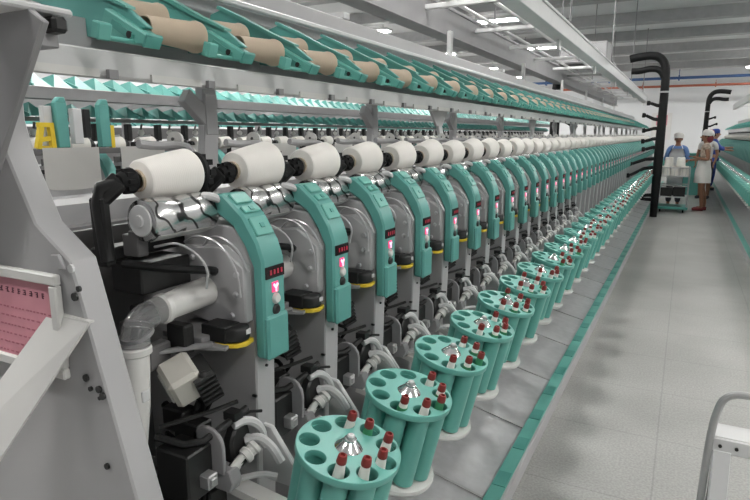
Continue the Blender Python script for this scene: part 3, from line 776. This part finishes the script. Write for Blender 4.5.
MB().prism([(SX+.585,.055),(SX+.585,.063),(SX+.93,.145),(SX+1.0,.30),(SX+1.006,.30),(SX+.936,.138)],0,yb-ya).xf(Matrix.Translation((-.99,0,0))).build('tray_sheet','steel',rt)
rk = empty('kerb_rail', (.79,ya,0), 'low rail with teal top strip along the right hand machine', 'rail')
MB().box((0,(yb-ya)/2,.038),(.074,yb-ya,.076)).build('rail_body','grey',rk,bevel=.003)
MB().box((.0,(yb-ya)/2,.0795),(.060,yb-ya,.005)).build('top_strip','teal_disc',rk)
rf = empty('creel_frame', (1.6,ya,0), 'grey overhead beams and posts of the right hand machine', 'creel frame')
def lr(mb): return mb.xf(Matrix.Translation((-1.6,-ya,0)))
rb = empty('machine_base', (SX+1.82,ya,0), 'grey base housing of the right hand machine', 'machine base')
MB().box((0,(yb-ya)/2,.62),(.58,yb-ya,1.2)).build('housing','grey_mid',rb)
pn = empty('plinth', (SX+1.27,ya,0), 'dark low plinth under the units right of the aisle', 'plinth')
MB().box((0,(yb-ya)/2,.055),(.5,yb-ya,.11)).build('block','grey_dark',pn)
lr(MB().box((SX+1.23,(ya+yb)/2,1.633),(.06,yb-ya,.07))).build('front_beam','light',rf)
lr(MB().box((SX+1.58,(ya+yb)/2,1.965),(.12,yb-ya,.13))).build('top_channel','grey',rf)
y = ya+1
while y < yb:
    lr(MB().box((SX+1.50,y,1.56),(.035,.06,.55)).prism([(y+.3,1.73),(y+.72,1.73),(y+.72,1.685),(y+.55,1.53),(y+.47,1.53),(y+.3,1.685)],SX+1.285,SX+1.30,'x')).build('post','light',rf); y += 1.13
rtk = empty('cleaner_track', (1.9,ya,2.4), 'pair of grey overhead rails hung above the right hand machine', 'overhead rail')
def lrt(mb): return mb.xf(Matrix.Translation((-1.9,-ya,-2.4)))
for xx in (1.335,2.23):
    lrt(MB().box((SX+xx,(ya+yb)/2,2.59),(.11,yb-ya,.2))).build('rail','light',rtk)
y = ya+.5
while y < yb:
    lrt(MB().box((SX+1.78,y,2.6),(.8,.05,.04))).build('rung','light',rtk); y += 1.4

# ------------------------------------------------------------------ step ladder at lower right
sl = empty('step_ladder', (.32,1.9,0), 'grey metal step ladder with a tubular hoop handrail at the aisle edge', 'step ladder')
def ls(mb): return mb.xf(Matrix.Translation((-.32,-1.9,0)))
ls(MB().tube([(.122,1.80,.0),(.128,1.80,.42),(.133,1.80,.64),(.145,1.80,.735),(.165,1.80,.768),(.20,1.80,.778),(.46,1.80,.778),(.50,1.80,.768),(.52,1.80,.735),(.53,1.80,.64),(.54,1.80,0)],.0105,10,2)).build('hoop_rail','alu',sl)
ls(MB().box((.33,1.85,.634),(.385,.09,.010)).box((.33,1.803,.614),(.40,.012,.042))).build('top_step','light',sl,bevel=.002)
for x in (.165,.495):
    ls(MB().prism([(1.795,.60),(1.845,.60),(1.70,.0),(1.65,.0)],x-.02+0,x+.024,'x')).build('stile','light',sl,bevel=.002)
    ls(MB().tube([(x,1.885,.628),(x,2.10,0)],.010,8)).build('back_leg','grey_dark',sl)
ls(MB().box((.33,1.745,.34),(.29,.14,.012)).box((.33,1.678,.325),(.29,.01,.035))).build('lower_step','light',sl,bevel=.002)
for x in (.16,.20,.46): ls(MB().cyl((x,1.798,.615),(x,1.792,.615),.005,seg=8)).build('bolt','black',sl)

# ------------------------------------------------------------------ people
def skin_mesh(verts, edges, root, sub=2):
    me = bpy.data.meshes.new('s'); names = list(verts)
    me.from_pydata([verts[n][0] for n in names], [(names.index(a), names.index(b)) for a, b in edges], [])
    o = bpy.data.objects.new('s', me); COL.objects.link(o)
    md = o.modifiers.new('skin','SKIN'); md.use_smooth_shade = True
    sv = me.skin_vertices[0].data
    for i, n in enumerate(names):
        r = verts[n][1]; sv[i].radius = r if isinstance(r, tuple) else (r, r); sv[i].use_root = (n == root)
    s = o.modifiers.new('sub','SUBSURF'); s.levels = sub; s.render_levels = sub
    dg = bpy.context.evaluated_depsgraph_get()
    out = bpy.data.meshes.new_from_object(o.evaluated_get(dg))
    bpy.data.objects.remove(o); bpy.data.meshes.remove(me)
    return out
def person(loc_, rotz, label, h, arms, legs, skin='skin', clothes=()):
    p = empty('person', loc_, label, 'person', rot=(0,0,rotz))
    k = h/1.58
    J = {'pelvis':((0,0,.86),(.115,.09)),'waist':((0,0,1.0),(.10,.078)),'chest':((0,.005,1.17),(.125,.088)),'collar':((0,0,1.30),(.075,.06)),'neck':((0,.005,1.36),.043),
         'jaw':((0,.03,1.415),(.056,.066)),'face':((0,.022,1.48),(.072,.086)),'crown':((0,.012,1.545),(.055,.065))}
    E = [('pelvis','waist'),('waist','chest'),('chest','collar'),('collar','neck'),('neck','jaw'),('jaw','face'),('face','crown')]
    for s, sg in (('l',-1),('r',1)):
        sh = (sg*.155,-.005,1.275); el, wr, hd = arms[s]
        J['sh'+s] = (sh,.046); J['el'+s] = (el,.036); J['wr'+s] = (wr,.024); J['hd'+s] = (hd,(.033,.016))
        E += [('collar','sh'+s),('sh'+s,'el'+s),('el'+s,'wr'+s),('wr'+s,'hd'+s)]
        kn, an, to = legs[s]
        J['hp'+s] = ((sg*.082,0,.79),.083); J['kn'+s] = (kn,.053); J['cf'+s] = (tuple(a*.65+b*.35-(.02 if i == 1 else 0) for i,(a,b) in enumerate(zip(kn,an))),.05); J['an'+s] = (an,.033); J['to'+s] = (to,(.038,.024))
        E += [('pelvis','hp'+s),('hp'+s,'kn'+s),('kn'+s,'cf'+s),('cf'+s,'an'+s),('an'+s,'to'+s)]
    me = skin_mesh(J, E, 'pelvis')
    mb = MB(); mb.bm.from_mesh(me)
    for s, sg in (('l',-1),('r',1)):
        w = Vector(J['wr'+s][0]); hd = Vector(J['hd'+s][0]); d = (hd-w).normalized(); up = Vector((0,0,1)); side = d.cross(up).normalized() if abs(d.z) < .9 else Vector((0,1,0))
        dn = side.cross(d).normalized(); dn = dn if dn.z < 0 else -dn
        for i in range(4):
            o = hd+side*(i-1.5)*.017; l = (.066,.075,.07,.055)[i]
            mb.tube([o-d*.01,o+d*l*.5+dn*.004,o+d*l*.8+dn*.018,o+d*l*.9+dn*.034],[.009,.0085,.008,.006],6)
        o = w+d*.03-side*sg*.02; mb.tube([o,o+d*.03-side*sg*.025,o+d*.055-side*sg*.028+dn*.01],[.011,.010,.007],6)
    mb.ball((0,.108,1.455),.014,8,(1,1.2,1.3)); mb.ball((-.075,.01,1.465),.022,8,(.4,.8,1.2)); mb.ball((.075,.01,1.465),.022,8,(.4,.8,1.2))
    S = Matrix.Diagonal((k,k,k,1))
    mb.xf(S).build('body',skin,p,ang=180)
    def part(mb, n, m): return mb.xf(S).build(n,m,p,ang=80)
    part(MB().ball((-.029,.094,1.483),.0105,8,(1.2,.6,.7)).ball((.029,.094,1.483),.0105,8,(1.2,.6,.7)),'eye','hair')
    part(MB().ball((0,.096,1.420),.019,8,(1.2,.4,.35)),'mouth','cloth_red')
    part(MB().ball((0,-.018,1.50),.092,14,(.92,1.0,1.05)),'hair','hair')
    for c in clothes:
        kind, m = c[0], c[1]
        if kind == 'cap':
            part(MB().lathe([(.093,-.03),(.100,-.012),(.102,.02),(.092,.062),(.06,.088),(0,.096)],(0,-.005,1.515),(0,-.12,1),20).ball((0,-.085,1.51),.055,10,(1.1,.7,1)),'cap',m)
        elif kind == 'scarf':
            part(MB().ball((0,-.045,1.44),.085,12,(1,.8,1.15)),'scarf',m)
        elif kind == 'top':
            V = {n:(J[n][0], tuple(x+.018 for x in J[n][1]) if isinstance(J[n][1],tuple) else J[n][1]+.018) for n in ('pelvis','waist','chest','collar')}
            e = [('pelvis','waist'),('waist','chest'),('chest','collar')]
            for s in 'lr':
                V['sh'+s] = (J['sh'+s][0],.062); e.append(('collar','sh'+s))
                a, b = Vector(J['sh'+s][0]), Vector(J['el'+s][0]); t = c[2]
                V['el'+s] = (tuple(a.lerp(b,min(t,1))),.052); e.append(('sh'+s,'el'+s))
                if t > 1: V['wr'+s] = (tuple(b.lerp(Vector(J['wr'+s][0]),t-1)),.038); e.append(('el'+s,'wr'+s))
            me = skin_mesh(V, e, 'pelvis'); q = MB(); q.bm.from_mesh(me); part(q,'shirt',m)
        elif kind == 'trousers':
            V = {'pelvis':(J['pelvis'][0],(.128,.102))}; e = []
            for s in 'lr':
                V['hp'+s] = (J['hp'+s][0],.094); V['kn'+s] = (J['kn'+s][0],.070); e += [('pelvis','hp'+s),('hp'+s,'kn'+s)]
                if c[2] > 1: V['an'+s] = (tuple(Vector(J['an'+s][0])+Vector((0,0,.03))),.062); e.append(('kn'+s,'an'+s))
            me = skin_mesh(V, e, 'pelvis'); q = MB(); q.bm.from_mesh(me); part(q,'trousers',m)
        elif kind == 'skirt':
            q = MB().lathe([(.125,1.0),(.14,.9),(.165,.8),(.175,.62),(.18,c[2]),(.172,c[2]),(.16,.7),(.12,.95)],(0,.01,0),(0,0,1),28)
            q.xf(Matrix.Diagonal((1,.88,1,1))); part(q,'skirt',m)
        elif kind == 'apron':
            q = MB(); rows_ = []
            for z in (1.27,1.15,1.0,.85,.65,.48):
                wv = .10 if z > 1.2 else .15; rr = []
                for i in range(9):
                    t = (i/8-.5)*2; rr.append(q.bm.verts.new((t*wv, .155-.05*t*t-(.03 if z > 1.2 else 0), z)))
                rows_.append(rr)
            for A, B in zip(rows_, rows_[1:]):
                for i in range(8): q.bm.faces.new((A[i],A[i+1],B[i+1],B[i]))
            geo = bmesh.ops.solidify(q.bm, geom=list(q.bm.faces), thickness=.006)
            q.tube([(-.10,.12,1.27),(-.07,.03,1.35),(0,-.055,1.36),(.07,.03,1.35),(.10,.12,1.27)],.007,6,1)
            part(q,'apron',m)
        elif kind == 'shoes':
            q = MB()
            for s in 'lr':
                a = Vector(J['an'+s][0]); t_ = Vector(J['to'+s][0]); q.tube([(a.x,a.y-.035,.03),(a.x,a.y+.02,.036),(t_.x,t_.y,.03),(t_.x,t_.y+.035,.024)],[.036,.042,.042,.026],10)
            part(q,'shoes',m)
    return p
LEG = {'l':((-.088,.02,.44),(-.09,-.02,.075),(-.10,.11,.026)),'r':((.088,.02,.44),(.09,-.02,.075),(.10,.11,.026))}
person((-.16,13.62,0), PI, 'person in light blue shirt, white apron and white cap behind the cart, facing the camera', 1.50,
    {'l':((-.215,.0,1.03),(-.15,.20,.98),(-.12,.27,.97)),'r':((.215,.0,1.03),(.15,.20,.98),(.12,.27,.97))}, LEG, 'skin',
    [('top','cloth_blue',1.2),('trousers','cloth_dark',2),('apron','apron'),('cap','cloth_white'),('shoes','cloth_dark')])
person((.34,13.3,0), PI/2, 'person in white cap, patterned top and white skirt with bare legs, sideways by the cart', 1.56,
    {'l':((-.205,-.05,1.02),(-.19,.15,1.06),(-.18,.22,1.08)),'r':((.205,-.03,1.02),(.18,.20,1.0),(.16,.27,1.0))},
    {'l':((-.085,.03,.44),(-.085,-.02,.075),(-.09,.11,.026)),'r':((.075,.0,.44),(.08,-.08,.075),(.085,.05,.026))}, 'skin',
    [('top','cloth_print',.35),('skirt','cloth_white',.56),('scarf','cloth_red'),('cap','cloth_white'),('shoes','cloth_red')])
person((.66,18.4,0), -PI/2, 'person in royal blue overall and blue cap reaching towards the right hand machine', 1.62,
    {'l':((-.20,.16,1.10),(-.15,.36,1.12),(-.13,.44,1.12)),'r':((.20,.14,1.09),(.16,.34,1.06),(.14,.42,1.05))}, LEG, 'skin_light',
    [('top','cloth_royal',1.5),('trousers','cloth_royal',2),('cap','cloth_royal'),('shoes','cloth_dark')])
person((.44,15.9,0), PI*.9, 'person in white shirt, dark shorts and maroon cap, half hidden behind the others', 1.58,
    {'l':((-.21,-.02,1.03),(-.2,.1,.86),(-.19,.13,.79)),'r':((.21,-.02,1.03),(.2,.1,.86),(.19,.13,.79))}, LEG, 'skin',
    [('top','cloth_white',.6),('trousers','cloth_dark',1),('cap','cloth_red'),('shoes','cloth_dark')])

# cart with cones
ct = empty('trolley', (-.16,12.9,0), 'grey wire trolley piled with white cones in front of the person in the apron', 'cart')
W, D = .255, .26
mb = MB()
for sx in (-1,1):
    for sy in (-1,1): MB().cyl((sx*W,sy*D,.10),(sx*W,sy*D,.86),.014,seg=8).build('post','steel',ct)
for z in (.30,.52,.70,.86):
    mb.tube([(-W,-D,z),(W,-D,z),(W,D,z),(-W,D,z),(-W,-D,z)],.010,6)
for i in range(9):
    x = -W+2*W*i/8; mb.cyl((x,-D,.70),(x,-D,.86),.004,seg=5); mb.cyl((x,D,.70),(x,D,.86),.004,seg=5)
mb.build('wire_basket','steel',ct)
MB().box((0,0,.705),(.5,.5,.012)).build('shelf','light',ct)
MB().box((0,0,.305),(.5,.5,.012)).build('shelf','light',ct)
MB().box((0,0,.09),(.56,.6,.05)).build('base_tray','teal_dark',ct,bevel=.01)
for sx in (-1,1):
    for sy in (-1,1): MB().cyl((sx*.2-.015,sy*.22,.035),(sx*.2+.015,sy*.22,.035),.034,seg=14).build('wheel','blackrub',ct)
for i, (x, w, h_) in enumerate(((-.12,.20,.16),(.11,.20,.18),(0.0,.12,.15))):
    b = MB().box((0,0,h_/2),(w,.18,h_)).box((0,-.091,h_*.6),(w*.5,.004,h_*.3)).build('box','black',bevel=.008)
    b.location = (-.16+x, 12.9-(.12 if i < 2 else -.1), .312)
    tag(b, 'black box on the lower shelf of the trolley, '+('at the left','at the right','behind the other two')[i], 'box', 'boxes on the trolley')
pr = tag(MB().lathe([(0,0),(.078,0),(.081,.006),(.068,.165),(.060,.17),(.024,.17),(.022,.16),(0,.16)],(0,0,0),(0,0,1),24).build('yarn_cone','yarn'),None,'yarn cone','white cones piled on the trolley')
i = 0
for row, z, off in ((0,.712,0),(1,.883,.0)):
    nxs = ((-.165,0,.165) if row == 0 else (-.12,.09))
    for xi, x in enumerate(nxs):
        for yi, yy in enumerate(((-.16,0.,.16) if row == 0 else (-.09,.09))):
            c = inst(pr); c.location = (-.16+x, 12.9+yy, z)
            c['label'] = 'white cone %s the pile on the trolley, %s column, %s' % ('in the bottom layer of' if row == 0 else 'on top of', (('left','middle','right')[xi] if row == 0 else ('left','right')[xi]), (('front','centre','back')[yi] if row == 0 else ('front','back')[yi]))
# teal bin and a notice on the far wall
bn = empty('bin', (.18,16.8,0), 'teal plastic bin on the aisle floor behind the people', 'bin')
MB().prism([(-.2,0),(.2,0),(.25,1.0),(-.25,1.0)],-.2,.2).build('tub','teal',bn,bevel=.01)
MB().box((0,0,1.02),(.54,.46,.04)).build('lid','teal_dark',bn,bevel=.01)
wn = empty('wall_notice', (-1.22,32.98,1.9), 'white wall board with a pink panel on the far wall', 'notice')
MB().box((0,0,0),(.9,.03,1.3)).build('board','white',wn)
MB().box((0,-.02,.3),(.5,.015,.5)).build('panel','pink',wn)

# ------------------------------------------------------------------ light, world, camera
w = bpy.data.worlds.new('World'); SC.world = w; w.use_nodes = True
w.node_tree.nodes['Background'].inputs[0].default_value = (.9,.95,1,1)
w.node_tree.nodes['Background'].inputs[1].default_value = .05
cam = bpy.data.cameras.new('camera'); co = bpy.data.objects.new('camera', cam); COL.objects.link(co)
cam.sensor_width = 36; cam.lens = 583/750*36; cam.clip_start = .05; cam.clip_end = 100
co.location = (0,0,1.48)
fx, vx, vy = 583., 688.-375., 250.-135.
pitch = math.atan(vy/fx)
yv = Vector((vx, vy, fx)).normalized(); upv = Vector((0, math.cos(pitch), -math.sin(pitch)))
# camera axes expressed in the hall's frame (rows: hall x, y, z in camera coordinates)
xv = upv.cross(yv); xv = xv if xv.x > 0 else -xv; xv.normalize()
right = Vector((xv.x, yv.x, upv.x)); up = Vector((xv.y, yv.y, upv.y)); fwd = Vector((xv.z, yv.z, upv.z))
Rm = Matrix((right, up, -fwd)).transposed()
co.rotation_euler = Rm.to_euler()
SC.camera = co
# drop prototypes never placed
for o in list(SC.objects):
    if o.parent is None and o.type in ('EMPTY','MESH') and 'label' not in o and o.get('kind') != 'structure':
        for c in list(o.children_recursive): bpy.data.objects.remove(c)
        bpy.data.objects.remove(o)
vs = SC.view_settings
vs.view_transform = 'Standard'; vs.look = 'None'; vs.gamma = 1; vs.use_curve_mapping = False
vs.exposure = 1.12
